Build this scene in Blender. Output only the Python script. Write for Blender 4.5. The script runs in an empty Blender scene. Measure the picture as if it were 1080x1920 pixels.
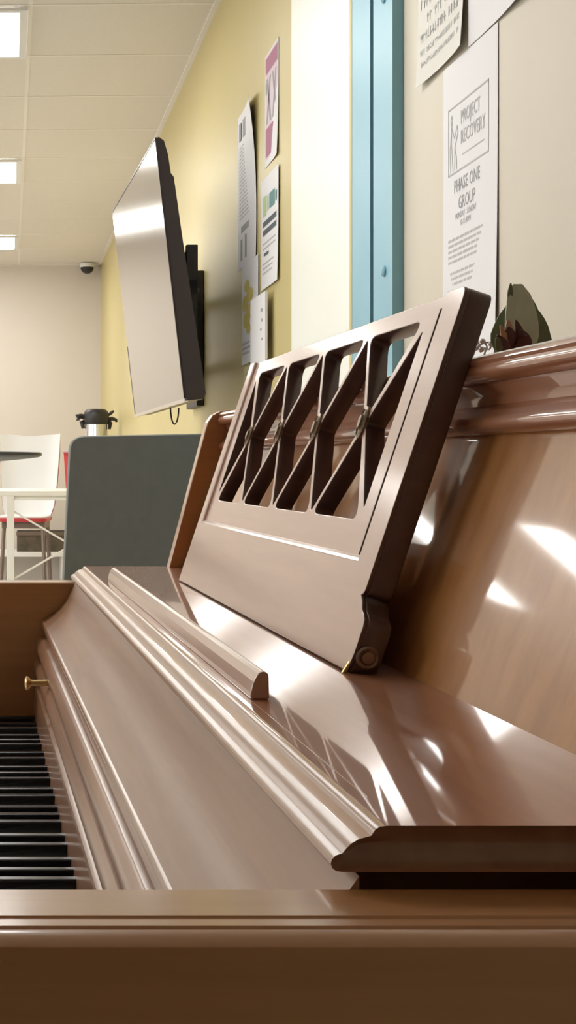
import bpy, bmesh, math, random
from mathutils import Vector, Matrix
random.seed(7)
S = bpy.context.scene
COL = S.collection
CZ = 1.06                       # eye height
TH = math.atan(72/2500)         # the piano stands 1.65 degrees off the wall
WX = 0.775                      # right wall, room axes

# ------------------------------------------------------------------ materials
def mat(name, col, rough=0.5, metal=0.0, coat=0.0, coat_rough=0.1, emit=None, estr=0.0, spec=0.5):
    m = bpy.data.materials.new(name); m.use_nodes = True
    b = m.node_tree.nodes['Principled BSDF']
    b.inputs['Base Color'].default_value = (*col, 1)
    b.inputs['Roughness'].default_value = rough
    b.inputs['Metallic'].default_value = metal
    b.inputs['Coat Weight'].default_value = coat
    b.inputs['Coat Roughness'].default_value = coat_rough
    b.inputs['Specular IOR Level'].default_value = spec
    if emit:
        b.inputs['Emission Color'].default_value = (*emit, 1)
        b.inputs['Emission Strength'].default_value = estr
    return m

def noisy(name, c1, c2, scale=(8, 8, 8), rough=0.5, metal=0.0, coat=0.0, coat_rough=0.1, bump=0.0, detail=6, spec=0.5, lo=0.3, hi=0.7):
    """procedural two-tone noise in object space; stretched scales give wood grain"""
    m = mat(name, c1, rough, metal, coat, coat_rough, spec=spec)
    nt = m.node_tree; b = nt.nodes['Principled BSDF']
    tc = nt.nodes.new('ShaderNodeTexCoord'); mp = nt.nodes.new('ShaderNodeMapping')
    mp.inputs['Scale'].default_value = scale
    nz = nt.nodes.new('ShaderNodeTexNoise'); nz.inputs['Scale'].default_value = 1.0
    nz.inputs['Detail'].default_value = detail; nz.inputs['Roughness'].default_value = 0.6
    nz.inputs['Distortion'].default_value = 0.4
    rp = nt.nodes.new('ShaderNodeValToRGB')
    rp.color_ramp.elements[0].position = lo; rp.color_ramp.elements[0].color = (*c1, 1)
    rp.color_ramp.elements[1].position = hi; rp.color_ramp.elements[1].color = (*c2, 1)
    L = nt.links.new
    L(tc.outputs['Object'], mp.inputs['Vector']); L(mp.outputs['Vector'], nz.inputs['Vector'])
    L(nz.outputs['Fac'], rp.inputs['Fac']); L(rp.outputs['Color'], b.inputs['Base Color'])
    if bump:
        bp = nt.nodes.new('ShaderNodeBump'); bp.inputs['Strength'].default_value = bump
        bp.inputs['Distance'].default_value = 0.002
        L(nz.outputs['Fac'], bp.inputs['Height']); L(bp.outputs['Normal'], b.inputs['Normal'])
    return m

M = {}
M['wood']   = noisy('walnut lacquer', (.285, .135, .068), (.385, .20, .108), (70, 4, 70), .38, coat=.6, coat_rough=.19)
M['wood_v'] = noisy('walnut veneer upright grain', (.230, .115, .058), (.330, .175, .090), (60, 60, 4), .30, coat=.7, coat_rough=.10)
M['wood_x'] = noisy('walnut side grain', (.40, .18, .065), (.49, .235, .09), (4, 60, 60), .36, coat=.9, coat_rough=.14)
M['desk']   = noisy('walnut music desk', (.47, .27, .195), (.54, .32, .24), (60, 5, 60), .30, coat=.9, coat_rough=.15)
M['gloss']  = noisy('polished walnut', (.38, .150, .072), (.47, .20, .10), (60, 4, 60), .34, coat=1.0, coat_rough=.035)
M['gloss_v']= noisy('polished walnut upright grain', (.42, .175, .050), (.54, .25, .078), (50, 50, 4), .30, coat=1.0, coat_rough=.06)
M['edge']   = noisy('shade-darkened board edge', (.085, .045, .040), (.115, .062, .055), (60, 8, 60), .34, coat=.6, coat_rough=.2)  # darker colour puts shade into the desk's hole walls and outer edges
M['satin']  = noisy('satin walnut', (.255, .125, .060), (.35, .185, .098), (70, 4, 70), .40, coat=.25, coat_rough=.28)
M['felt']   = mat('dark felt', (.03, .012, .010), .9)
M['ivory']  = mat('ivory key plastic', (.75, .72, .63), .25)
M['ebony']  = noisy('ebony key', (.008, .008, .010), (.014, .013, .015), (40, 40, 40), .22)
M['brass']  = mat('brass', (.60, .42, .20), .28, 1)
M['bronze'] = noisy('aged bronze', (.16, .12, .08), (.34, .27, .2), (300, 300, 300), .4, .8)
M['screw']  = mat('dull screw', (.30, .22, .17), .35, .7)
M['yellow'] = noisy('yellow wall paint', (.585, .495, .225), (.605, .515, .24), (3, 3, 3), .42, spec=.5)
M['cream']  = noisy('cream wall paint', (.63, .58, .475), (.65, .60, .495), (3, 3, 3), .5)
M['beige']  = noisy('beige wall paint', (.69, .63, .565), (.71, .65, .585), (2, 2, 2), .6)
M['umber']  = noisy('tan wall paint', (.40, .33, .26), (.43, .355, .28), (2, 2, 2), .6)
M['white']  = noisy('white paint', (.89, .91, .84), (.91, .93, .86), (4, 4, 4), .4)
M['blue']   = noisy('blue paint', (.23, .47, .58), (.25, .50, .61), (6, 6, 6), .4)
M['navy']   = mat('dark blue gap', (.010, .014, .05), .6)
M['black_gap'] = mat('dark seam', (.03, .025, .012), .7)
M['ochre']  = mat('ochre edge', (.62, .50, .22), .5)
M['tile']   = noisy('ceiling tile', (.77, .725, .665), (.80, .755, .695), (60, 60, 60), .8, bump=.1)
M['tbar']   = mat('ceiling grid', (.86, .82, .76), .5)
M['floor']  = noisy('vinyl floor', (.54, .525, .49), (.60, .585, .55), (5, 5, 5), .35)
M['lamp']   = mat('troffer diffuser', (.9, .9, .9), .4, emit=(1, .985, .955), estr=9.0)
M['enamel'] = mat('white enamel', (.8, .8, .78), .4)
M['screen'] = mat('tv screen', (.10, .085, .075), .16, spec=.8, coat=1, coat_rough=.10)
M['blackp'] = noisy('black plastic', (.018, .016, .016), (.026, .023, .022), (40, 40, 40), .42)
M['mauve']  = mat('dark plum plastic', (.028, .016, .016), .35)
M['silver'] = mat('silver trim', (.75, .72, .70), .25, .8)
M['steel']  = mat('brushed steel', (.68, .68, .69), .22, 1)
M['gfabric']= noisy('grey green vinyl', (.165, .178, .165), (.185, .198, .185), (30, 30, 30), .55)
M['wplast'] = mat('white plastic', (.83, .83, .83), .35)
M['rplast'] = mat('red plastic', (.52, .04, .045), .35)
M['brownm'] = mat('brown grey metal', (.20, .15, .12), .4, .3)
M['wmetal'] = mat('white metal', (.84, .83, .80), .4)
M['dtable'] = noisy('dark slate laminate', (.030, .032, .032), (.04, .042, .042), (30, 30, 30), .35)
M['crate']  = noisy('dark olive crate', (.06, .055, .035), (.14, .10, .07), (14, 14, 14), .7)
M['paper']  = mat('white paper', (.80, .80, .82), .7)
M['paperc'] = mat('cream paper', (.74, .73, .68), .7)
M['paperg'] = mat('grey paper', (.62, .63, .63), .7)
M['papery'] = mat('pale yellow paper', (.72, .64, .38), .7)
M['ink']    = mat('grey ink', (.34, .34, .35), .7)
M['inkd']   = mat('dark ink', (.09, .11, .13), .7)
M['inkl']   = mat('light grey ink', (.48, .48, .48), .7)
M['pink']   = mat('mauve print', (.42, .17, .26), .7)
M['pinkl']  = mat('pale mauve print', (.72, .58, .66), .7)
M['green']  = mat('green print', (.45, .58, .30), .7)
M['teal']   = mat('teal print', (.12, .28, .28), .7)
M['yprint'] = mat('yellow print', (.66, .56, .16), .7)
M['rprint'] = mat('red print', (.50, .07, .05), .7)
M['leaf']   = noisy('dark leaf', (.13, .155, .08), (.20, .235, .12), (90, 90, 40), .5)
M['leafl']  = noisy('sage leaf', (.52, .57, .42), (.60, .65, .50), (90, 90, 40), .5)
M['bract']  = noisy('plum bract', (.07, .022, .022), (.16, .06, .06), (120, 120, 120), .5)
M['peach']  = mat('peach bract', (.55, .33, .20), .5)
M['wire']   = mat('silver wire', (.35, .34, .33), .35, .9)
M['bead']   = mat('pearl bead', (.7, .68, .66), .25)

# ------------------------------------------------------------------ mesh helpers
def link(name, me, m, parent=None):
    o = bpy.data.objects.new(name, me); COL.objects.link(o)
    for x in (m if isinstance(m, (list, tuple)) else [m]):
        me.materials.append(x)
    if parent: o.parent = parent
    return o

def obj(name, bm, m, parent=None, off=(0, 0, 0), smooth=False, bevel=0.0, seg=2, ang=35):
    if off != (0, 0, 0):
        bmesh.ops.translate(bm, verts=bm.verts, vec=-Vector(off))
    bmesh.ops.recalc_face_normals(bm, faces=bm.faces)
    me = bpy.data.meshes.new(name); bm.to_mesh(me); bm.free()
    if smooth:
        me.shade_smooth()
        me.set_sharp_from_angle(angle=math.radians(ang))
    o = link(name, me, m, parent)
    if bevel:
        md = o.modifiers.new('bevel', 'BEVEL'); md.width = bevel; md.segments = seg
        md.limit_method = 'ANGLE'; md.angle_limit = math.radians(40); md.harden_normals = False
    return o

def box(bm, x0, x1, y0, y1, z0, z1, mi=0):
    v = [bm.verts.new((x, y, z)) for x in (x0, x1) for y in (y0, y1) for z in (z0, z1)]
    for q in ((0, 1, 3, 2), (4, 6, 7, 5), (0, 4, 5, 1), (2, 3, 7, 6), (0, 2, 6, 4), (1, 5, 7, 3)):
        f = bm.faces.new([v[i] for i in q]); f.material_index = mi
def B(*a):
    bm = bmesh.new(); box(bm, *a); return bm

def prism_y(pts, y0, y1, bm=None):
    """extrude closed (x,z) profile along y"""
    bm = bm or bmesh.new()
    a = [bm.verts.new((x, y0, z)) for x, z in pts]; b = [bm.verts.new((x, y1, z)) for x, z in pts]
    n = len(pts)
    for i in range(n): bm.faces.new((a[i], a[(i+1) % n], b[(i+1) % n], b[i]))
    bm.faces.new(a); bm.faces.new(b[::-1]); return bm

def loft(secs, closed_ends=True, bm=None, ring=True):
    bm = bm or bmesh.new()
    R = [[bm.verts.new(p) for p in s] for s in secs]; n = len(secs[0])
    for r in range(len(R)-1):
        for i in range(n if ring else n-1):
            bm.faces.new((R[r][i], R[r][(i+1) % n], R[r+1][(i+1) % n], R[r+1][i]))
    if closed_ends:
        bm.faces.new(R[0]); bm.faces.new(R[-1][::-1])
    return bm

def tube(bm, path, r, seg=8):
    path = [Vector(p) for p in path]; rings = []
    for i, p in enumerate(path):
        t = (path[min(i+1, len(path)-1)] - path[max(i-1, 0)]).normalized()
        up = Vector((0, 0, 1)) if abs(t.z) < .9 else Vector((1, 0, 0))
        a = t.cross(up).normalized(); b = t.cross(a).normalized()
        rr = r[i] if isinstance(r, (list, tuple)) else r
        rings.append([p + a*rr*math.cos(2*math.pi*k/seg) + b*rr*math.sin(2*math.pi*k/seg) for k in range(seg)])
    return loft(rings, True, bm)

def bar(bm, p, q, w, d=None):
    """square bar between two points"""
    p = Vector(p); q = Vector(q); t = (q-p).normalized()
    up = Vector((0, 0, 1)) if abs(t.z) < .9 else Vector((0, 1, 0))
    a = t.cross(up).normalized()*w/2; b = t.cross(a.normalized()).normalized()*(d or w)/2
    return loft([[c+a+b, c-a+b, c-a-b, c+a-b] for c in (p, q)], True, bm)

def lathe(bm, prof, axis='z', c=(0, 0, 0), seg=24):
    """prof: (radius, height) from one end to the other"""
    secs = []
    for r, h in prof:
        s = []
        for k in range(seg):
            u, v = r*math.cos(2*math.pi*k/seg), r*math.sin(2*math.pi*k/seg)
            p = {'z': (u, v, h), 'x': (h, u, v), 'y': (u, h, v)}[axis]
            s.append(Vector(p)+Vector(c))
        secs.append(s)
    return loft(secs, True, bm)

def ball(bm, c, r, seg=10):
    bmesh.ops.create_uvsphere(bm, u_segments=seg, v_segments=max(6, seg//2+1), radius=r, matrix=Matrix.Translation(c)); return bm

def tag(o, label, cat, group=None):
    o['label'] = label; o['category'] = cat
    if group: o['group'] = group
    return o
def struct(o):
    o['kind'] = 'structure'; return o
def thing(name, label, cat, loc=(0, 0, 0), rz=0.0, group=None):
    o = bpy.data.objects.new(name, None); COL.objects.link(o)
    o.empty_display_size = .05; o.location = loc; o.rotation_euler = (0, 0, rz)
    return tag(o, label, cat, group)
def R(x, y, z=0.0):
    return (x*math.cos(TH)+y*math.sin(TH), -x*math.sin(TH)+y*math.cos(TH), z)
def rthing(name, label, cat, x, y, z=0.0, turn=0.0, group=None):
    return thing(name, label, cat, R(x, y, z), -TH+turn, group)
def in_room(o):
    o.rotation_euler = (0, 0, -TH); return o

# ------------------------------------------------------------------ room shell (room axes, object turned by -TH)
YB, XL, YF, ZC = 11.29, -5.2, -3.2, CZ+1.706
struct(in_room(obj('floor', B(XL-.1, WX+.1, YF-.1, YB+.1, -.1, 0), M['floor'])))
struct(in_room(obj('wall_back', B(XL, WX+.1, YB, YB+.1, 0, ZC+.12), M['beige'])))
bm = bmesh.new()
WY0, WY1, WZ0, WZ1 = 2.6, 9.4, .85, 2.5  # unseen opening added to the left wall for side light on the desk
box(bm, XL-.1, XL, YF-.1, WY0, 0, ZC+.12); box(bm, XL-.1, XL, WY1, YB+.1, 0, ZC+.12)
box(bm, XL-.1, XL, WY0, WY1, 0, WZ0); box(bm, XL-.1, XL, WY0, WY1, WZ1, ZC+.12)
struct(in_room(obj('wall_left', bm, M['beige'])))
bm = bmesh.new()
for y in (WY0, (WY0+WY1)/2, WY1-.05): box(bm, XL-.08, XL-.02, y, y+.05, WZ0, WZ1)
for z in (WZ0, WZ1-.05): box(bm, XL-.08, XL-.02, WY0, WY1, z, z+.05)
struct(in_room(obj('added_window_1', bm, M['enamel'])))
struct(in_room(obj('wall_front', B(XL, WX+.1, YF-.1, YF, 0, ZC+.12), M['umber'])))
bm = bmesh.new()
box(bm, WX, WX+.1, 3.628, YB, 0, ZC+.12, 0)
box(bm, WX, WX+.1, YF, 3.628, 0, ZC+.12, 1)
struct(in_room(obj('wall_right', bm, [M['yellow'], M['cream']])))
# suspended ceiling with its grid
bm = bmesh.new()
box(bm, XL, WX, YF, YB, ZC, ZC+.1, 0)
TX = [.08-1.22*k for k in range(5)]
TY = [4.93+.61*k for k in range(-13, 11)]
for x in TX: box(bm, x-.008, x+.008, YF, YB, ZC-.0015, ZC+.001, 1)
for y in TY: box(bm, XL, WX, y-.007, y+.007, ZC-.002, ZC+.001, 1)
box(bm, WX-.022, WX, YF, YB, ZC-.005, ZC+.001, 1)
box(bm, XL, WX, YB-.022, YB, ZC-.005, ZC+.001, 1)
struct(in_room(obj('ceiling', bm, [M['tile'], M['tbar']])))
struct(in_room(obj('baseboard_right', B(WX-.014, WX, YF, YB-.014, 0, .10), M['brownm'], bevel=.003)))
struct(in_room(obj('baseboard_back', B(XL, WX, YB-.014, YB, 0, .10), M['brownm'], bevel=.003)))
# white pilaster, ochre edge, blue frame with two flats
struct(in_room(obj('trim_1', B(WX-.012, WX, 3.005, 3.628, 0, ZC-.005), M['white'])))
bm = bmesh.new()
box(bm, WX-.014, WX, 2.985, 3.005, 0, ZC-.005, 0)
box(bm, WX-.010, WX, 2.958, 2.985, 0, ZC-.005, 1)
struct(in_room(obj('trim_2', bm, [M['ochre'], M['black_gap']])))
bm = bmesh.new()
box(bm, WX-.020, WX, 2.812, 2.958, 0, ZC-.005, 0)
box(bm, WX-.006, WX, 2.780, 2.812, 0, ZC-.005, 1)
box(bm, WX-.022, WX, 2.643, 2.780, 0, ZC-.005, 0)
fr = struct(in_room(obj('trim_3', bm, [M['blue'], M['navy']])))
for z in (-.157, .392, .941):
    bm = bmesh.new(); lathe(bm, [(.0115, 0), (.0112, -.003), (.008, -.006), (.003, -.007)], 'x', (WX-.022, 2.698, CZ+z), 16)
    obj('screw', bm, M['blue'], fr, smooth=True)

# ------------------------------------------------------------------ ceiling lights
def ceiling_light(x, y, label):
    t = rthing('ceiling_light', label, 'light', x, y, ZC-.005, group='recessed ceiling lights')
    bm = bmesh.new(); w, d = .60, .295
    for a in ((-w, w, -d, -d+.03), (-w, w, d-.03, d), (-w, -w+.03, -d+.03, d-.03), (w-.03, w, -d+.03, d-.03)):
        box(bm, *a, -.012, 0)
    obj('frame', bm, M['enamel'], t)
    obj('diffuser', B(-w+.03, w-.03, -d+.03, d-.03, -.008, -.001), M['lamp'], t)
LY = [-2.085+2.44*k for k in range(6)]
seen = {3: 'nearest lit rectangular ceiling light at the top left corner', 4: 'middle lit ceiling light, left of the television top',
        5: 'farthest lit ceiling light, near the back wall'}
for i, y in enumerate(LY):
    if i < 2: continue
    for j, x in enumerate((-.53, -2.97)):
        if j == 0 and i in seen: lb = seen[i]
        else:
            lb = ('lit ceiling light of the right row' if j == 0 else 'lit ceiling light of the left row') + \
                 [', behind the camera', ', above the keyboard end', ', beyond the piano', ', level with the door frame', ', level with the television', ', next to the back wall'][i]
        ceiling_light(x, y, lb)

# ------------------------------------------------------------------ piano
O = (.22, 1.09, 0)
P = thing('upright_piano', 'brown walnut upright piano with lattice music desk, cut off by the right frame edge', 'piano', O)
def pp(name, bm, m, parent=None, **k): return obj(name, bm, m, parent or P, O, **k)
def Z(h): return CZ+h
Y0, Y1 = .4696, 1.7096          # inside faces of the key arms
# arms (cheeks) with a grooved top edge
def arm(yi, yo):
    s = 1 if yo > yi else -1; T = abs(yo-yi); zt = Z(-.1484)
    pr = [(0, zt-.30), (0, zt-.002), (.002, zt), (.0285, zt), (.0300, zt-.0016), (.0315, zt-.0002), (.038, zt-.0002), (.0395, zt-.0016),
          (.041, zt-.0004), (T-.005, zt-.0008), (T-.0015, zt-.003), (T, zt-.007), (T, zt-.30)]
    return loft([[(x, yi+s*d, z) for d, z in pr] for x in (-.125, .62)])
pp('key_arm', arm(Y0, .4187), M['wood_x'], smooth=True)
pp('key_arm', arm(Y1, 1.7605), M['wood_x'], smooth=True)
for a, b in ((.4187, .4487), (1.7305, 1.7605)):
    pp('side_panel', B(.10, .62, a, b, 0, Z(-.4484)), M['wood_x'], bevel=.002)
    pp('front_leg', B(-.115, -.045, a+.0, b, 0, Z(-.4484)), M['wood_v'], bevel=.004)
# upper case ends with a leaning, rounded front edge
def end_board(y0, y1):
    pts = [(.2516, Z(-.1484)), (.2516, Z(-.127)), (.297, Z(.045)), (.3005, Z(.056)), (.307, Z(.0655)), (.316, Z(.0705)), (.328, Z(.0725)), (.62, Z(.0725)), (.62, Z(-.1484))]
    return prism_y(pts, y0, y1)
pp('end_board', end_board(1.690, 1.712), M['wood_x'], bevel=.002)
pp('end_board', end_board(.4487, .4687), M['wood_x'], bevel=.002)
# keyboard
pp('key_bed', B(-.11, .30, Y0, Y1, Z(-.425), Z(-.355)), M['wood'], bevel=.002)
pp('key_slip', B(-.105, -.085, Y0, Y1, Z(-.355), Z(-.334)), M['wood'], bevel=.003)
pp('lower_panel', B(.15, .17, .4487, 1.7305, .10, Z(-.425)), M['wood_v'])
pp('bottom_board', B(.15, .62, .4487, 1.7305, .04, .10), M['wood'])
pp('case_back', B(.59, .62, .4687, 1.690, .10, Z(.052)), M['wood'])
KP = .0236; KT = 1.7032
wk = pp('white_key', B(-.072, .082, KT-KP+.0005, KT-.0005, Z(-.350), Z(-.326)), M['ivory'], bevel=.001)
pr = [(.082, -.326), (-.013, -.326), (-.011, -.3235), (-.0055, -.3165), (-.002, -.3142), (.004, -.3138), (.082, -.3138)]
bm = loft([[(x, KT-KP+d*(1 if h < -.32 else .82), Z(h)) for x, h in pr] for d in (-.0052, .0052)])
bk = pp('black_key', bm, M['ebony'], bevel=.0012)
for k in range(1, 52):
    c = wk.copy(); COL.objects.link(c); c.parent = P; c.location.y = -k*KP
for k in range(51):
    if k % 7 in (0, 2, 3, 5, 6):
        dy = {0: -.0028+.0018, 2: .002, 3: -.002, 5: .003, 6: 0}[k % 7]
        if k == 0: c = bk
        else: c = bk.copy(); COL.objects.link(c); c.parent = P
        c.location.y = -k*KP+dy
# fallboard: concave panel, mouldings, key strip
cv = [(.137, -.1445), (.133, -.150), (.1285, -.160), (.1225, -.171), (.115, -.1805), (.1055, -.1885), (.0965, -.1945), (.0930, -.1966)]
pp('fallboard_panel', prism_y([(x, Z(h)) for x, h in cv+[(.11, -.20), (.137, -.20)]], Y0+.0006, Y1-.0006), M['satin'], smooth=True, ang=50)
pp('under_shelf', B(.138, .33, .505, 1.690, Z(-.20), Z(-.1446)), M['wood_x'])
tr = [(.0928, -.1962), (.0912, -.1974), (.0908, -.1992), (.0918, -.2006), (.0934, -.2010), (.0934, -.2024), (.0920, -.2032), (.0916, -.2050), (.0926, -.2066), (.0952, -.2070),
      (.0958, -.2075), (.0945, -.2165)]
tr += [(.0905, -.2172)]
for c, r0, r1, h0, h1 in ((.0895, .0, .0052, -.2175, -.2410), (.0855, 0, .0048, -.2450, -.2690)):
    for k in range(9):
        a = k/8*math.pi
        tr.append((c - (c-.0855)*k/16 - r1*math.sin(a), h0+(h1-h0)*k/8))
    tr.append((c+.004, h1-.0012)); tr.append((c+.003, h1-.0032))
tr += [(.0845, -.2730), (.0815, -.2745), (.0810, -.2780), (.0822, -.2795), (.0800, -.3225), (.12, -.3225), (.12, -.1962)]
pp('fallboard_moulding', prism_y([(x, Z(h)) for x, h in tr], Y0+.0006, Y1-.0006), M['wood'], smooth=True, ang=40)
for y in (1.475, .705):
    bm = bmesh.new(); lathe(bm, [(.0036, .086), (.0036, .067), (.0055, .0655), (.0075, .0635), (.0078, .0615), (.006, .0600), (.002, .0595)], 'x', (0, y, Z(-.2395)), 20)
    pp('fallboard_knob', bm, M['brass'], smooth=True)
# shelf with moulded front and rounded near end
fp = [(.1480, -.1277), (.1455, -.1280), (.1440, -.1288), (.1432, -.1300), (.1424, -.1312), (.1402, -.1318), (.1380, -.1324), (.1352, -.1340), (.1335, -.1358), (.1322, -.1374), (.1298, -.1382),
      (.1284, -.1396), (.1280, -.1412), (.1286, -.1428), (.1300, -.1438), (.1320, -.1441)]
zm = -.1359
secs = []
for side, ye in ((1, .4740), (-1, 1.7080)):
    ss = []
    for k in range(7):
        a = k/6*math.pi/2; ins = .0078*(1-math.sin(a)); f = .15+.85*math.sin(a) if k < 6 else 1
        f = max(.12, math.sqrt(max(0, 1-(1-math.sin(a))**2)))
        ss.append([(x+ins, ye+side*ins*1.0, Z(zm+(h-zm)*f)) for x, h in fp] + [(.330, ye+side*ins, Z(zm+(-.1441-zm)*f)), (.330, ye+side*ins, Z(zm+(-.1277-zm)*f))])
    secs += ss if side == 1 else ss[::-1]
sh = pp('music_shelf', loft(secs), [M['gloss'], M['wood']], smooth=True, ang=30)
for f in sh.data.polygons: f.material_index = 0 if f.normal.z > .95 else 1
# thin line of another wood tone on the shelf in front of the desk, and the book rail
pp('shelf_line', B(.1530, .1534, .515, .731, Z(-.1280), Z(-.12762)), M['wood_x'])
rp_ = [(.1535, -.1277), (.1535, -.1240), (.1550, -.1180), (.1575, -.1135), (.1605, -.1122), (.1635, -.1135), (.1640, -.1277)]
pp('book_rail', prism_y([(x, Z(h)) for x, h in rp_], .731, 1.49), M['desk'], bevel=.001)
# upper panel behind the desk, mouldings, lid
pp('upper_panel', prism_y([(.268, Z(-.1279)), (.3235, Z(.021)), (.338, Z(.021)), (.338, Z(-.1279))], .4687, 1.690), M['gloss_v'])
um = [(.3225, .0200), (.3195, .0202), (.3160, .0222), (.3143, .0252), (.3146, .0285), (.3170, .0312), (.3195, .0325), (.3205, .0345), (.3225, .0355), (.3262, .0385), (.3270, .0450), (.3235, .0505), (.3235, .0522), (.36, .0522), (.36, .0200)]
pp('upper_moulding', prism_y([(x, Z(h)) for x, h in um], .4687, 1.690), M['gloss'], smooth=True, ang=40)
ld = [(.590, .0700), (.3230, .0700), (.3180, .0692), (.3150, .0672), (.3140, .0648), (.3150, .0628), (.3138, .0612), (.3130, .0590), (.3140, .0562), (.3168, .0536), (.3210, .0523), (.590, .0523)]
pp('lid', prism_y([(x, Z(h)) for x, h in ld], .4687, 1.690), M['gloss'], smooth=True, ang=40)

# --- music desk: a leaning board, pierced by a lattice
SL = .334; NRM = math.sqrt(1+SL*SL)
def dk(u, v, d):
    """desk coordinates: u along the piano, v up the slope, d behind the front face"""
    x = .232 + SL*v/NRM + d/NRM; z = -.1277 + .0015 + v/NRM - d*SL/NRM
    return Vector((x, u, Z(z)))
def inset(poly, d):
    n = len(poly); out = []
    ar = sum(poly[i][0]*poly[(i+1) % n][1]-poly[(i+1) % n][0]*poly[i][1] for i in range(n))
    if ar < 0: poly = poly[::-1]
    Ls = []
    for i in range(n):
        a, b = Vector(poly[i]), Vector(poly[(i+1) % n]); t = (b-a).normalized(); nn = Vector((-t.y, t.x))
        Ls.append((a+nn*d, t))
    for i in range(n):
        (p, t), (q, s) = Ls[i-1], Ls[i]
        den = t.x*s.y-t.y*s.x; w = q-p
        k = (w.x*s.y-w.y*s.x)/den; out.append(p+t*k)
    return out
def rounded(poly, rad, seg=5):
    n = len(poly); out = []
    for i in range(n):
        a, p, b = Vector(poly[i-1]), Vector(poly[i]), Vector(poly[(i+1) % n])
        ta, tb = (a-p), (b-p); la, lb = ta.length, tb.length; ta.normalize(); tb.normalize()
        r = rad[i] if isinstance(rad, (list, tuple)) else rad
        r = min(r, .42*la, .42*lb)
        for k in range(seg+1):
            t = k/seg; out.append((p+ta*r)*(1-t)**2 + 2*p*t*(1-t) + (p+tb*r)*t*t)
    return out
def plate(name, outline, holes, d0, d1, m, parent, bev=.0008):
    cu = bpy.data.curves.new('tmp', 'CURVE'); cu.dimensions = '2D'; cu.fill_mode = 'BOTH'
    cu.extrude = (d1-d0)/2-bev; cu.bevel_depth = bev; cu.bevel_resolution = 1; cu.offset = -bev
    for poly in [outline]+holes:
        sp = cu.splines.new('POLY'); sp.points.add(len(poly)-1); sp.use_cyclic_u = True
        for k, q in enumerate(poly): sp.points[k].co = (q[0], q[1], 0, 1)
    to = bpy.data.objects.new('tmp', cu); COL.objects.link(to)
    me = bpy.data.meshes.new_from_object(to.evaluated_get(bpy.context.evaluated_depsgraph_get()))
    bpy.data.objects.remove(to); bpy.data.curves.remove(cu)
    bm = bmesh.new(); bm.from_mesh(me); bpy.data.meshes.remove(me)
    bmesh.ops.remove_doubles(bm, verts=bm.verts, dist=1e-6)
    for v in bm.verts: v.co = dk(v.co.x, v.co.y, (d0+d1)/2 + v.co.z)
    bmesh.ops.translate(bm, verts=bm.verts, vec=-Vector(O))
    bmesh.ops.recalc_face_normals(bm, faces=bm.faces)
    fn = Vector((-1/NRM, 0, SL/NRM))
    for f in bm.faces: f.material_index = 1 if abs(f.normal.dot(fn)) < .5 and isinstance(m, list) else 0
    me = bpy.data.meshes.new(name); bm.to_mesh(me); bm.free()
    return link(name, me, m, parent)
UN, UF, VT = .8385, 1.487, .256
out = rounded([(UF, .0), (UF, VT-.002), (UN, VT-.002), (UN, .048)], [.001, .006, .010, .006], 5)
out += [Vector(q) for q in ((UN-.001, .044), (UN-.005, .0395), (UN-.011, .037), (UN-.0165, .034), (UN-.0185, .029), (UN-.0185, .012), (UN-.0165, .004), (UN-.012, .0))]
ks = [.976, 1.1087, 1.2413, 1.374]; hw = .0663; vk = .1678; va = .2425; vb = .0935
holes = []
for k in ks:
    holes.append(rounded(inset([(k-hw, va), (k+hw, va), (k, vk)], .0027), .014))
    holes.append(rounded(inset([(k-hw, vb), (k+hw, vb), (k, vk)], .0027), .014))
for a in [ks[0]-hw*2]+ks:
    if a < ks[0]:   poly = [(ks[0]-hw-.0035, va-.004), (ks[0], vk), (ks[0]-hw-.0035, vb+.004)]
    elif a == ks[-1]: poly = [(a+hw+.0035, va-.004), (a, vk), (a+hw+.0035, vb+.004)]
    else:           poly = [(a, vk), (a+hw, va), (a+2*hw, vk), (a+hw, vb)]
    holes.append(rounded(inset(poly, .0027), .003))
for a, b in ((.8735, .8872), (1.4655, 1.468)):
    holes.append([Vector(q) for q in ((a, .0695), (b, .0695), (b, .2445), (a, .2445))])
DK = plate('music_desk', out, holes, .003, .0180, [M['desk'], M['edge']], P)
lo_ = [(UF, 0), (UF, VT-.002), (1.468, VT-.002), (1.468, .068), (.8735, .068), (.8735, VT-.002)]
lo_ = [Vector(q) for q in lo_] + [Vector(q) for q in out[12:]]
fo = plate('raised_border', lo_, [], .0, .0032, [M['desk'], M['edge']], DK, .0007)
bm = bmesh.new()
path = [((.8735, VT-.002), (1, 0)), ((.8735, .068), (1, 1)), ((1.468, .068), (-1, 1)), ((1.468, VT-.002), (-1, 0))]
loft([[dk(p[0], p[1], .0002), dk(p[0]+n_[0]*.0022, p[1]+n_[1]*.0022, .0010), dk(p[0]+n_[0]*.0045, p[1]+n_[1]*.0045, .0032), dk(p[0], p[1], .0034)] for p, n_ in path], True, bm)
bmesh.ops.translate(bm, verts=bm.verts, vec=-Vector(O))
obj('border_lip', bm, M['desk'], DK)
for k in ks:
    bm = bmesh.new()
    ring = lambda s, d: [dk(k+.0075*s*math.cos(a*math.pi/8), vk+.0125*s*math.sin(a*math.pi/8), d) for a in range(16)]
    loft([ring(1, .004), ring(1, .0015), ring(.82, .0002), ring(.78, .0012), ring(.5, .0010), ring(.4, -.0010), ring(.12, -.0016)], True, bm)
    pp('rosette', bm, M['bronze'], DK, smooth=True)
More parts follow.
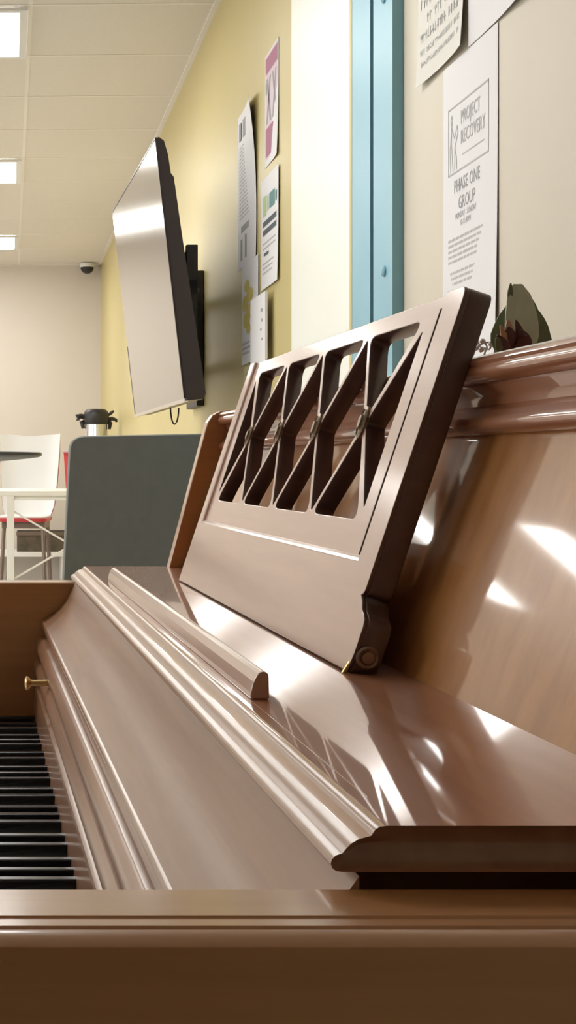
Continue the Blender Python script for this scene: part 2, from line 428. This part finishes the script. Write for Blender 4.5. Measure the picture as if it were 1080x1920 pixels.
# pivot at the near foot, little pin below it
c = dk(UN-.0185, .012, .0085)
bm = bmesh.new(); lathe(bm, [(.0072, .0), (.0072, -.0016), (.0060, -.0026), (.0052, -.0022), (.0042, -.0016), (.0038, -.003), (.001, -.0036)], 'y', c, 24)
pp('hinge_screw', bm, M['screw'], DK, smooth=True)
bm = bmesh.new(); tube(bm, [dk(UN-.014, .006, .001), dk(UN-.014, -.002, -.001)], .0014, 8)
pp('stop_pin', bm, M['brass'], DK, smooth=True)
for u in (.86, 1.16, 1.44):
    bm = bmesh.new(); q = dk(u, .004, .010); box(bm, q.x-.006, q.x+.006, u-.015, u+.015, Z(-.1277), q.z)
    pp('desk_hinge', bm, M['screw'], DK)

# ------------------------------------------------------------------ things on the lid
def leaf(bm, base, tip, w, bend=(0, 0, 0), curl=.25, n=8, widths=None):
    base, tip, bend = Vector(base), Vector(tip), Vector(bend)
    ax = (tip-base).normalized(); sd = ax.cross(Vector((0, 1, 0)));
    sd = sd.normalized() if sd.length > .1 else Vector((1, 0, 0)); nr = sd.cross(ax).normalized()
    f, b = [], []
    for i in range(n+1):
        t = i/n; p = base.lerp(tip, t)+bend*math.sin(t*math.pi)
        ww = w*(widths[i] if widths else math.sin(max(.06, min(.97, t))*math.pi)**.7)
        f.append([p-sd*ww+nr*curl*ww, p+nr*.0006, p+sd*ww+nr*curl*ww]); b.append([q-nr*.0012 for q in f[-1]])
    loft([fr_+bk_[::-1] for fr_, bk_ in zip(f, b)], True, bm); return bm
pl = thing('artificial_plant', 'small dark green artificial plant with plum bracts lying on the piano lid', 'plant', (.452, 1.08, Z(.0702)))
def at(px, py, Y=1.08):
    return Vector(((px+55)*Y/2500-.452, Y-1.08, -(py-875)*Y/2500-.0702))
bm = bmesh.new(); leaf(bm, at(976, 690), at(970, 533, 1.085), .0150, (.001, -.004, 0), .10, widths=[.25, .5, .75, .9, .9, .85, .75, .62, .25]); obj('leaf', bm, M['leafl'], pl, smooth=True)
bm = bmesh.new(); leaf(bm, at(972, 690, 1.09), at(962, 560, 1.10), .0145, (-.004, 0, 0), .15, widths=[.3, .7, 1, 1.15, 1.1, .9, .7, .4, .1]); obj('leaf', bm, M['leaf'], pl, smooth=True)
bm = bmesh.new(); leaf(bm, at(985, 690, 1.095), at(990, 553, 1.10), .013, (.004, 0, 0), .2, widths=[.4, .8, 1, 1.1, 1, .85, .6, .4, .1]); obj('leaf', bm, M['leaf'], pl, smooth=True)
bm = bmesh.new(); leaf(bm, at(995, 695, 1.085), at(1006, 583, 1.085), .0110, (.005, 0, 0), .2, widths=[.5, .9, 1.1, 1.1, 1, .8, .7, .5, .2]); obj('leaf', bm, M['leaf'], pl, smooth=True)
bm = bmesh.new(); leaf(bm, at(1008, 700, 1.08), at(1014, 600, 1.08), .0075, (.002, 0, 0), .2); obj('leaf', bm, M['leaf'], pl, smooth=True)
bm = bmesh.new(); leaf(bm, at(955, 575, 1.083), at(957, 531, 1.083), .0022, (0, 0, 0), .1); obj('leaf', bm, M['leaf'], pl, smooth=True)
for i, (a, b, w, m) in enumerate((((968, 668), (940, 616), .0040, 'bract'), ((972, 668), (952, 612), .0045, 'bract'), ((960, 672), (932, 628), .0040, 'bract'), ((958, 668), (952, 600), .0042, 'peach'),
                                  ((990, 668), (975, 618), .0060, 'bract'), ((950, 672), (930, 634), .0050, 'leaf'), ((985, 664), (966, 600), .0035, 'bract'), ((955, 672), (938, 610), .0030, 'peach'),
                                  ((975, 672), (985, 628), .0060, 'bract'))):
    bm = bmesh.new(); leaf(bm, at(*a, 1.07), at(*b, 1.065-.003*(i % 3)), w, (0, -.002, 0), .3); obj('bract', bm, M[m], pl, smooth=True)
bm = bmesh.new(); tube(bm, [(-.03, -.004, .002), (-.01, 0, .004), (.02, .002, .005), (.045, .004, .003)], .0022, 8); obj('stem', bm, M['leaf'], pl, smooth=True)

gl = thing('wire_garland', 'tangle of silver wire and pearl beads on the piano lid beside the plant', 'garland', (.455, 1.20, Z(.0702)))
def ag(px, py, Y=1.2): return Vector(((px+55)*Y/2500-.455, Y-1.2, -(py-875)*Y/2500-.0702))
bm = bmesh.new()
for lst in ([(862, 690), (872, 655), (880, 644), (893, 642), (900, 648), (893, 656), (884, 654)], [(880, 690), (890, 658), (903, 645), (915, 642), (921, 646), (917, 655), (908, 653), (900, 660)],
            [(900, 700), (908, 665), (913, 650), (905, 640)], [(920, 690), (928, 655), (936, 640), (944, 636)], [(866, 690), (868, 664), (876, 660), (884, 664)]):
    pts = [ag(x, y, 1.2+.004*i) for i, (x, y) in enumerate(lst)]
    sm = []
    for i in range(len(pts)-1):
        p0, p1, p2, p3 = pts[max(i-1, 0)], pts[i], pts[i+1], pts[min(i+2, len(pts)-1)]
        for k in range(4):
            t = k/4; sm.append(.5*((2*p1)+(p2-p0)*t+(2*p0-5*p1+4*p2-p3)*t*t+(3*p1-p0-3*p2+p3)*t**3))
    tube(bm, sm+[pts[-1]], .0009, 6)
obj('wire', bm, M['wire'], gl, smooth=True)
for x, y in ((893, 642), (921, 645), (905, 640), (872, 656), (884, 664), (903, 655)):
    bm = bmesh.new(); ball(bm, ag(x, y, 1.195), .0026); obj('bead', bm, M['bead'], gl, smooth=True)

# ------------------------------------------------------------------ papers on the wall
def text_mesh(name, s, size, m, parent, u, v, align='LEFT', sx=1.0, d=.0012, bold=0.0):
    cu = bpy.data.curves.new('t', 'FONT'); cu.body = s; cu.size = size; cu.align_x = align; cu.offset = bold
    cu.resolution_u = 2; cu.space_line = 1.0
    to = bpy.data.objects.new('t', cu); COL.objects.link(to)
    me = bpy.data.meshes.new_from_object(to.evaluated_get(bpy.context.evaluated_depsgraph_get()))
    bpy.data.objects.remove(to); bpy.data.curves.remove(cu)
    for q in me.vertices: q.co = (-d, -(u+q.co.x*sx), v+q.co.y)
    me.name = name; me.materials.clear()
    return link(name, me, m, parent)
def rects(name, L, m, parent, d=.0011):
    """flat printed areas: (u0,v0,u1,v1[,shear])"""
    bm = bmesh.new()
    for a in L:
        u0, v0, u1, v1 = a[:4]; sh = a[4] if len(a) > 4 else 0
        vs = [bm.verts.new((-d, -u, v)) for u, v in ((u0, v0), (u1, v0), (u1+sh, v1), (u0+sh, v1))]
        bm.faces.new(vs)
    return obj(name, bm, m, parent)
def blobs(name, L, m, parent, d=.0011, n=14):
    bm = bmesh.new()
    for u, v, a, b in L:
        bm.faces.new([bm.verts.new((-d, -(u+a*math.cos(2*math.pi*k/n)), v+b*math.sin(2*math.pi*k/n))) for k in range(n)])
    return obj(name, bm, m, parent)
def sheet(name, label, cat, yl, w, ztop, h, m, curl=(0, 0, 0, 0), gap=.0006, thick=.0006, group=None):
    """paper on the right wall; local origin at its top left corner, u to the right (towards the camera), v up (negative).
    curl lifts the corners tl, tr, br, bl off the wall"""
    bm = bmesh.new(); n = 8; g = []
    def lift(s, t):
        e = lambda q: max(0, q)**3
        return curl[0]*e(1-s)*e(1-t)+curl[1]*e(s)*e(1-t)+curl[2]*e(s)*e(t)+curl[3]*e(1-s)*e(t)
    for k, off in ((0, 0), (1, thick)):
        g.append([[bm.verts.new((-gap-lift(i/n, j/n)+off*.9, -w*i/n, -h*j/n)) for i in range(n+1)] for j in range(n+1)])
    for q in g:
        for j in range(n):
            for i in range(n): bm.faces.new((q[j][i], q[j][i+1], q[j+1][i+1], q[j+1][i]))
    ed = [(0, i) for i in range(n)]+[(j, n) for j in range(n)]+[(n, n-i) for i in range(n)]+[(n-j, 0) for j in range(n)]
    for a, b in zip(ed, ed[1:]+ed[:1]):
        bm.faces.new((g[0][a[0]][a[1]], g[0][b[0]][b[1]], g[1][b[0]][b[1]], g[1][a[0]][a[1]]))
    o = obj(name, bm, m, smooth=True)
    o.location = R(WX-.0012, yl, CZ+ztop); o.rotation_euler = (0, 0, -TH)
    return tag(o, label, cat, group)

# tall flyer: boxed heading, group lines, body text
B_ = sheet('flyer', 'tall white flyer with boxed PROJECT RECOVERY heading behind the music desk', 'flyer', 2.398, .264, .704, .640, M['paper'], (0, .0, .010, .004))
box_l = []
bx0, bx1, bt, bb = .027, .226, -.078, -.196
def frame_rects(u0, u1, v1, v0, t): return [(u0, v1-t, u1, v1), (u0, v0, u1, v0+t), (u0, v0, u0+t, v1), (u1-t, v0, u1, v1)]
rects('printed_box', frame_rects(bx0, bx1, bt, bb, .003), M['inkl'], B_)
text_mesh('printed_heading', 'PROJECT\nRECOVERY', .034, M['inkl'], B_, .092, -.118, 'LEFT', .70)
rects('printed_rule', [(.100, -.172, .205, -.170)], M['inkl'], B_)
bm = bmesh.new()                                 # outline figure at the left of the box
for L_ in ([(.040, -.100), (.046, -.092), (.050, -.100), (.046, -.108), (.040, -.100)], [(.045, -.108), (.044, -.140), (.052, -.190)], [(.044, -.125), (.036, -.150), (.040, -.190)],
           [(.045, -.112), (.060, -.135), (.074, -.115), (.078, -.128), (.062, -.150), (.060, -.190)], [(.060, -.150), (.070, -.168), (.072, -.190)]):
    for (a, b), (c_, d_) in zip(L_, L_[1:]):
        n_ = Vector((-(d_-b), c_-a)).normalized()*.0014
        bm.faces.new([bm.verts.new((-.0011, -q[0], q[1])) for q in ((a+n_.x, b+n_.y), (c_+n_.x, d_+n_.y), (c_-n_.x, d_-n_.y), (a-n_.x, b-n_.y))])
obj('printed_figure', bm, M['inkl'], B_)
text_mesh('printed_title', 'PHASE ONE\nGROUP', .0315, M['ink'], B_, .122, -.230, 'CENTER', .78)
text_mesh('printed_times', 'MONDAY - SUNDAY\n10-11:30PM', .0145, M['ink'], B_, .116, -.2765, 'CENTER', .78)
body = []
rr = random.Random(3)
for k, y in enumerate((-.312, -.3215, -.331, -.3405, -.350, -.370, -.3795, -.389)):
    u = .028
    e = (.222, .214, .218, .200, .190, .205, .212, .150)[k]
    while u < e:
        w_ = rr.uniform(.010, .028); body.append((u, y, min(u+w_, e), y+.0045)); u += w_+.003
rects('printed_text', [r for r in body if r[1] > -.36], M['inkl'], B_)
rects('printed_text', [r for r in body if r[1] < -.36], M['inkl'], B_)
rects('printed_mark', [(.200, -.445, .206, -.425, .003), (.222, -.450, .230, -.418, .002), (.226, -.462, .229, -.455)], M['ink'], B_)
# upper flyer, frame top
A_ = sheet('flyer', 'off-white typed flyer beside the blue frame at the top of the photo', 'flyer', 2.529, .258, 1.075, .364, M['paperc'], (0, .002, .010, .006), gap=.004)
bm = bmesh.new()
def glyph(bm, u, v, w, h, d):
    # a blurred letter: two or three short strokes
    for _ in range(rr.choice((2, 3, 3))):
        if rr.random() < .6: a = (u+rr.uniform(0, w*.7), v, w*.22, h)
        else: a = (u, v+rr.uniform(0, h*.8), w, h*.16)
        bm.faces.new([bm.verts.new((-d, -q, r)) for q, r in ((a[0], a[1]), (a[0]+a[2], a[1]), (a[0]+a[2], a[1]+a[3]), (a[0], a[1]+a[3]))])
for y, h, w_, u0, u1 in ((-.10, .036, .026, .02, .22), (-.150, .036, .024, .018, .17), (-.190, .028, .018, .018, .235), (-.226, .027, .016, .018, .225), (-.258, .022, .014, .04, .20), (-.288, .022, .013, .018, .235), (-.312, .013, .009, .018, .235), (-.334, .012, .008, .018, .235)):
    u = u0
    while u < u1:
        if rr.random() < .9: glyph(bm, u, y, w_*.75, h*.8, .0048+.002*(u/.258)**3*(1+y/.364)**3+(.010*(u/.258)**3+.006*(1-u/.258)**3)*(-y/.364)**3)
        u += w_
obj('printed_text', bm, M['inkl'], A_)
C_ = sheet('paper_sheet', 'blank white sheet above the tall boxed flyer, cut by the frame top', 'paper', 2.268, .262, 1.10, .394, M['paper'], (0, 0, .012, .0), gap=.001)
# papers on the yellow wall
P1 = sheet('poster', 'long grey-printed white poster nearest the television, left column', 'poster', 4.527, .340, 1.175, .515, M['paper'], (.0, .030, .004, .0))
rows = []
for k in range(20):
    y = -.115-k*.0125; u = .03
    while u < .30:
        w_ = rr.uniform(.02, .05); rows.append((u, y, min(u+w_, .31), y+.006)); u += w_+.008
rects('printed_text', rows, M['inkl'], P1)
rects('printed_band', [(.03, -.088, .07, -.03, .0), (.10, -.088, .15, -.03), (.18, -.088, .22, -.03), (.25, -.088, .29, -.03)], M['ink'], P1, .003)
rects('printed_columns', [(.05, -.490, .085, -.42), (.13, -.490, .165, -.415), (.21, -.490, .25, -.41), (.28, -.49, .31, -.42), (.06, -.40, .28, -.378)], M['ink'], P1)
P2 = sheet('poster', 'white poster with mauve bands at top and bottom, beside the white pilaster', 'poster', 4.053, .201, 1.235, .335, M['paper'], (0, 0, .006, 0))
rects('printed_ground', [(.008, -.315, .193, -.006)], M['pinkl'], P2, .0009)
rects('printed_band', [(.012, -.060, .189, -.012)], M['pink'], P2)
rects('printed_band', [(.012, -.308, .189, -.222)], M['pink'], P2)
rects('printed_shape', [(.02, -.210, .045, -.075, .05), (.075, -.210, .10, -.075, -.05), (.11, -.21, .13, -.075, .045), (.16, -.21, .18, -.075, -.05), (.012, -.12, .035, -.085)], M['ink'], P2, .0010)
P3 = sheet('notice', 'white notice with green logo and two dark lines, beside the white pilaster', 'notice', 4.096, .259, .868, .332, M['paper'], (0, 0, .004, 0), gap=.004)
rects('printed_logo', [(.03, -.115, .075, -.055), (.09, -.105, .115, -.06)], M['green'], P3, .0048)
rects('printed_logo', [(.13, -.105, .21, -.06), (.22, -.10, .24, -.07)], M['teal'], P3, .0049)
rects('printed_text', [(.03, -.146, .235, -.130), (.03, -.172, .235, -.156), (.045, -.235, .12, -.226)], M['inkd'], P3, .0048)
rects('printed_text', [(.03, y, .22, y+.005) for y in (-.20, -.215, -.26, -.274, -.288)], M['inkl'], P3, .0048)
P4 = sheet('poster', 'white poster with yellow bubbles and a red streak under the grey-printed poster', 'poster', 4.444, .292, .660, .325, M['paper'], (0, 0, .006, .0), gap=.003)
blobs('printed_bubbles', [(.10, -.075, .045, .020), (.15, -.11, .06, .024), (.07, -.13, .05, .026), (.16, -.16, .055, .024), (.09, -.185, .055, .026), (.13, -.215, .04, .018)], M['yprint'], P4, .0040)
rects('printed_streak', [(.215, -.285, .255, -.150, -.01), (.20, -.245, .22, -.21)], M['rprint'], P4, .0040)
rects('printed_text', [(.02, -.262, .15, -.255), (.02, -.278, .16, -.271), (.02, -.294, .15, -.287)], M['inkl'], P4, .0040)
P5 = sheet('booklet', 'white leaflet standing off the wall just above the music desk', 'leaflet', 4.167, .237, .515, .215, M['paper'], (0, 0, 0, 0), gap=.024, thick=.008)
rects('printed_text', [(.17, -.055, .20, -.045), (.18, -.085, .20, -.075), (.16, -.11, .185, -.103), (.18, -.14, .205, -.132)], M['ink'], P5, .0243)
P6 = sheet('paper_sheet', 'pale yellow sheet with faint lines under the bubble poster', 'paper', 4.42, .255, .328, .17, M['papery'])
rects('printed_text', [(.02, y, .20, y+.006) for y in (-.03, -.055, -.08, -.105)], M['yellow'], P6)

# ------------------------------------------------------------------ television on its mount
TV = thing('television', 'large flat television tilted forward on the yellow wall', 'television', R(.551, 4.2, CZ+.2066), -TH)
W_ = Vector((-.0432, 1.195, -.004)); U_ = Vector((-.0921, 0, .8264)); N_ = U_.cross(W_).normalized()
if N_.x < 0: N_ = -N_
def tv(a, b, d): return W_*a+U_*b+N_*d
def slab(a0, a1, b0, b1, d0, d1, bm=None):
    return loft([[tv(a0, b0, d), tv(a1, b0, d), tv(a1, b1, d), tv(a0, b1, d)] for d in (d0, d1)], True, bm)
bm = bmesh.new(); slab(.004, .996, .008, .996, .0, .004, bm)
obj('screen', bm, M['screen'], TV)
bm = bmesh.new()
prof = [(1.0, .001), (1.0, .012), (.985, .026), (.93, .034), (.86, .036), (.845, .044), (.60, .050), (.30, .060), (.02, .068), (.0, .060), (.0, .001)]
loft([[tv(a, b, d) for b, d in prof] for a in (0, 1)], True, bm)
obj('back_housing', bm, M['mauve'], TV)
bm = bmesh.new(); slab(0, 1, -.004, .009, -.002, .010, bm); slab(.992, 1.0, .009, .34, -.0015, .006, bm)
obj('bezel', bm, M['silver'], TV)
bm = bmesh.new(); slab(0, .005, .009, 1.0, -.0015, .004, bm); slab(.005, .995, .994, 1.0, -.0015, .004, bm)
obj('bezel', bm, M['mauve'], TV)
bm = bmesh.new(); tube(bm, [Vector((.020+.014*math.cos(a), .42, -.004+.056*math.sin(a))) for a in [k*math.pi/12 for k in range(12, 25)]], .0028, 8)
obj('cable', bm, M['blackp'], TV, smooth=True)

MT = thing('mounting_bracket', 'black articulated bracket between the television and the yellow wall', 'bracket', R(WX, 5.47, CZ+.22), -TH)
bm = bmesh.new(); box(bm, -.030, -.0005, -.15, .16, .02, .56); obj('wall_plate', bm, M['blackp'], MT, bevel=.004)
for y in (-.84, -.49):
    bm = bmesh.new(); box(bm, -.165, -.125, y-.02, y+.02, .02, .545); obj('mount_rail', bm, M['blackp'], TV, (-.224, -1.27, -.0134), bevel=.003)
    for z, x in ((.53, -.25), (.12, -.205)):
        bm = bmesh.new(); bar(bm, (-.145, y, z), (x+.01, y, z-.10 if z > .3 else z), .02); obj('tilt_arm', bm, M['blackp'], TV, (-.224, -1.27, -.0134))
for z in (.16, .42):
    for a, b in (((-.028, -.05, z), (-.10, -.45, z)), ((-.10, -.45, z), (-.135, -.82, z))):
        bm = bmesh.new(); bar(bm, a, b, .045, .04); obj('swing_arm', bm, M['blackp'], *((MT,) if a[0] > -.05 else (TV, (-.224, -1.27, -.0134))))
bm = bmesh.new(); bar(bm, (-.145, -.86, .40), (-.145, -.47, .40), .035, .05); obj('cross_bar', bm, M['blackp'], TV, (-.224, -1.27, -.0134))

# ------------------------------------------------------------------ security camera
sc = rthing('security_camera', 'small dark dome security camera under the ceiling at the back wall', 'camera', (163-17)*11.18/2500, 11.18, ZC-.005)
bm = bmesh.new(); lathe(bm, [(.062, 0), (.064, -.02), (.060, -.035)], 'z'); obj('housing', bm, M['enamel'], sc, smooth=True)
bm = bmesh.new(); lathe(bm, [(.055, -.035)]+[(.055*math.cos(a*.1745), -.037-.05*math.sin(a*.1745)) for a in range(1, 9)], 'z'); obj('dome', bm, M['blackp'], sc, smooth=True)

# ------------------------------------------------------------------ grey stool chair behind the piano
gc = rthing('counter_chair', 'tall grey-green upholstered chair just beyond the far end of the piano', 'chair', .33, 3.25)
ou = rounded([(-.212, -.30), (-.194, .068), (.185, .076), (.20, -.30)], [.03, .030, .030, .03], 6)
bm = bmesh.new(); n = len(ou)
def bsec(y, s): return [(q.x*s, y+.10*q.x*q.x, CZ+(q.y+.11)*s-.11) for q in ou]
loft([bsec(-.265, .985), bsec(-.262, .995), bsec(-.255, 1), bsec(-.222, 1), bsec(-.215, .995), bsec(-.212, .98)], True, bm)
obj('backrest', bm, M['gfabric'], gc, smooth=True)
so = rounded([(-.21, -.21), (-.22, .20), (.22, .20), (.21, -.21)], .05, 5)
bm = bmesh.new(); loft([[(q.x*s, q.y*s, z) for q in so] for s, z in ((.97, .625), (1, .635), (1, .68), (.97, .695))], True, bm)
obj('seat', bm, M['gfabric'], gc, smooth=True)
for sx in (-1, 1):
    bm = bmesh.new(); bar(bm, (sx*.12, -.19, .64), (sx*.12, -.235, .80), .025, .012); obj('back_support', bm, M['brownm'], gc)
    for sy in (-1, 1):
        bm = bmesh.new(); tube(bm, [(sx*.17, sy*.17, .63), (sx*.21, sy*.21, 0)], .013, 10); obj('leg', bm, M['brownm'], gc, smooth=True)
bm = bmesh.new()
for a, b in (((-1, -1), (1, -1)), ((1, -1), (1, 1)), ((1, 1), (-1, 1)), ((-1, 1), (-1, -1))):
    tube(bm, [(a[0]*.199, a[1]*.199, .17), (b[0]*.199, b[1]*.199, .17)], .009, 8)
obj('foot_ring', bm, M['brownm'], gc, smooth=True)

# ------------------------------------------------------------------ dark round table (left edge)
rt = rthing('round_table', 'dark round bar-height tabletop cut off by the left frame edge', 'table', -.262, 4.0)
bm = bmesh.new(); zt = CZ+.0425
lathe(bm, [(.20, zt-.030), (.24, zt-.026), (.325, zt-.018), (.352, zt-.014), (.3605, zt-.009), (.3605, zt-.003), (.357, zt)], 'z', seg=56); obj('tabletop', bm, M['dtable'], rt, smooth=True, ang=50)
bm = bmesh.new(); lathe(bm, [(.035, zt-.03), (.035, .03)], 'z'); obj('column', bm, M['blackp'], rt, smooth=True)
bm = bmesh.new(); lathe(bm, [(.24, 0), (.24, .01), (.20, .02), (.05, .035), (.035, .05)], 'z', seg=40); obj('base', bm, M['blackp'], rt, smooth=True)

# ------------------------------------------------------------------ white counter table with X braces
wt = rthing('counter_table', 'white counter-height table with crossed braces at the left', 'table', .27, 7.85)
zt = CZ-.135
bm = bmesh.new(); box(bm, -.46, .46, -.36, .36, zt-.030, zt); obj('tabletop', bm, M['wmetal'], wt, bevel=.004)
bm = bmesh.new(); box(bm, -.28, .44, -.345, -.325, zt-.054, zt-.030); box(bm, -.28, .44, .325, .345, zt-.054, zt-.030); obj('apron', bm, M['wmetal'], wt)
for x in (-.262, .42):
    for y in (-.335, .335):
        bm = B(x-.021, x+.021, y-.021, y+.021, 0, zt-.030); obj('leg', bm, M['wmetal'], wt, bevel=.002)
bm = bmesh.new(); y = -.330
bar(bm, (-.255, y, CZ-.245), (.42, y, CZ-.64), .018, .010); obj('brace', bm, M['wmetal'], wt)
bm = bmesh.new(); bar(bm, (-.255, y+.012, CZ-.64), (.42, y+.012, CZ-.245), .018, .010); obj('brace', bm, M['wmetal'], wt)

# ------------------------------------------------------------------ two-tone shell chairs
def shell_chair(label, x, y, turn, tall):
    t = rthing('shell_chair', label, 'chair', x, y, 0, turn, 'two-tone shell chairs')
    zs = CZ-.345
    def backsec(z, w, y0, curl, th):
        n = 10; f = []; b = []
        for i in range(n+1):
            s = -1+2*i/n; f.append((s*w, y0-curl*s*s*s*s, z+.018*s*s)); b.append((s*w*1.012, y0+th-curl*s*s*s*s, z+.018*s*s))
        return f+b[::-1]
    for nm, m, d, ex in (('inner_shell', M['wplast'], 0, 0), ('outer_shell', M['rplast'], .012, .006)):
        bm = bmesh.new(); secs = []
        for z, w, y0, c in ((zs-.02, .165, .17, .09), (zs+.05, .185, .205, .08), (zs+.20, .200, .225, .06), (zs+.40, .212, .245, .04), (tall, .221, .262, .03)):
            secs.append(backsec(z-(.012 if d and z == tall else 0), w+ex*.6*(1 if z < tall else -1), y0+d, c, .010))
        loft(secs, True, bm)
        k = .012 if d == 0 else .03
        so = rounded([(-.165-ex, -.20-ex), (-.165-ex, .19), (.165+ex, .19), (.165+ex, -.20-ex)], .05, 5)
        bm2 = [[(q.x*s, q.y*s, z-d*1.3) for q in so] for s, z in ((.96, zs-.012-k*.4), (1, zs-.008), (1, zs), (.97, zs+.003))]
        loft(bm2, True, bm)
        obj(nm, bm, m, t, smooth=True)
    bm = bmesh.new()
    box(bm, -.15, .15, -.16, -.14, zs-.085, zs-.03); box(bm, -.15, .15, .14, .16, zs-.085, zs-.03)
    box(bm, -.15, -.13, -.14, .14, zs-.085, zs-.03); box(bm, .13, .15, -.14, .14, zs-.085, zs-.03)
    obj('seat_frame', bm, M['brownm'], t)
    for sx in (-1, 1):
        for sy in (-1, 1):
            bm = bmesh.new(); tube(bm, [(sx*.135, sy*.14, zs-.04), (sx*.165, sy*.19, 0)], .014, 8); obj('leg', bm, M['brownm'], t, smooth=True)
    return t
shell_chair('white-fronted red-backed shell chair behind the white table', .120, 9.45, math.radians(-8), CZ+.222)
shell_chair('red-backed shell chair mostly hidden behind the grey-green chair', .575, 8.55, math.radians(176), CZ+.085)

# ------------------------------------------------------------------ coffee dispenser on a small cabinet
cb = rthing('serving_cabinet', 'low serving cabinet in the far right corner under the coffee dispenser', 'cabinet', .60, 9.4)
bm = B(-.15, .155, -.2, .2, 0, 1.05); obj('body', bm, M['wmetal'], cb, bevel=.004)
bm = B(-.14, .145, -.215, -.2005, .08, 1.03); obj('door', bm, M['wmetal'], cb, bevel=.003)
bm = B(.11, .122, -.235, -.215, .5, .62); obj('handle', bm, M['steel'], cb, bevel=.002)
ap = rthing('coffee_dispenser', 'steel coffee dispenser with black lid and pump in the far corner', 'coffee dispenser', .606, 9.3, 1.05)
bm = bmesh.new(); lathe(bm, [(.080, 0), (.080, .012), (.078, .02), (.078, .30), (.074, .315)], 'z', seg=32); obj('body', bm, M['steel'], ap, smooth=True)
bm = bmesh.new(); lathe(bm, [(.082, .305), (.086, .315), (.090, .345), (.088, .375), (.078, .398), (.06, .41), (.02, .412)], 'z', seg=32); obj('lid', bm, M['blackp'], ap, smooth=True)
bm = bmesh.new(); tube(bm, [(-.075, 0, .355), (-.105, 0, .362), (-.128, -.01, .358), (-.128, -.02, .335)], [.016, .018, .020, .014], 10); obj('spout', bm, M['blackp'], ap, smooth=True)
bm = bmesh.new(); tube(bm, [(.07, 0, .36), (.105, 0, .385), (.122, 0, .398)], [.010, .012, .007], 8); obj('lever', bm, M['blackp'], ap, smooth=True)
bm = bmesh.new(); tube(bm, [(.070, 0, .335), (.110, 0, .345), (.138, 0, .335), (.142, 0, .32)], [.016, .014, .012, .008], 8); tube(bm, [(.078, 0, .345), (.098, 0, .31), (.092, 0, .27)], [.014, .015, .010], 8)
tube(bm, [(-.078, 0, .345), (-.098, 0, .32), (-.090, 0, .275)], [.014, .018, .012], 8)
obj('handle', bm, M['blackp'], ap, smooth=True)

# ------------------------------------------------------------------ low bench with dark crates at the back wall
lb = rthing('low_bench', 'low cream bench along the back wall behind the white table', 'bench', -.10, 11.05)
bm = B(-.75, .62, -.19, .19, .325, .365); obj('seat', bm, M['wmetal'], lb, bevel=.004)
for x in (-.70, .55):
    obj('leg', B(x-.03, x+.03, -.17, .17, 0, .325), M['wmetal'], lb)
obj('back_panel', B(-.67, .52, .13, .15, .02, .325), M['beige'], lb)
for x, w, lab in ((.17, .105, 'dark crate on the low bench, the left one'), (.40, .10, 'dark crate on the low bench, the right one')):
    t = rthing('storage_crate', lab, 'crate', x, 11.02, .365, group='crates on the low bench')
    bm = bmesh.new(); box(bm, -w, w, -.13, .13, 0, .012)
    for a in ((-w, w, -.13, -.12), (-w, w, .12, .13), (-w, -w+.01, -.12, .12), (w-.01, w, -.12, .12)): box(bm, *a, .012, .165)
    obj('body', bm, M['crate'], t)
    obj('rim', B(-w-.006, w+.006, -.136, -.128, .135, .165), M['brownm'], t)

# ------------------------------------------------------------------ world, camera, view
w = bpy.data.worlds.new('World'); S.world = w; w.use_nodes = True
w.node_tree.nodes['Background'].inputs['Color'].default_value = (1, .97, .93, 1)
w.node_tree.nodes['Background'].inputs['Strength'].default_value = 2.2
cam = bpy.data.cameras.new('camera'); co = bpy.data.objects.new('camera', cam); COL.objects.link(co)
co.location = (0, 0, CZ); co.rotation_euler = (math.radians(90), 0, 0)
cam.sensor_fit = 'AUTO'; cam.sensor_width = 36; cam.lens = 2500/1920*36
cam.shift_x = (540+55)/1920; cam.shift_y = (875-960)/1920
cam.clip_start = .02; cam.clip_end = 100
S.camera = co
S.view_settings.view_transform = 'Standard'; S.view_settings.look = 'None'
S.view_settings.gamma = 1; S.view_settings.use_curve_mapping = False
S.view_settings.exposure = .6
S.cycles.use_denoising = True
S.cycles.max_bounces = 8
S.cycles.sample_clamp_indirect = 6
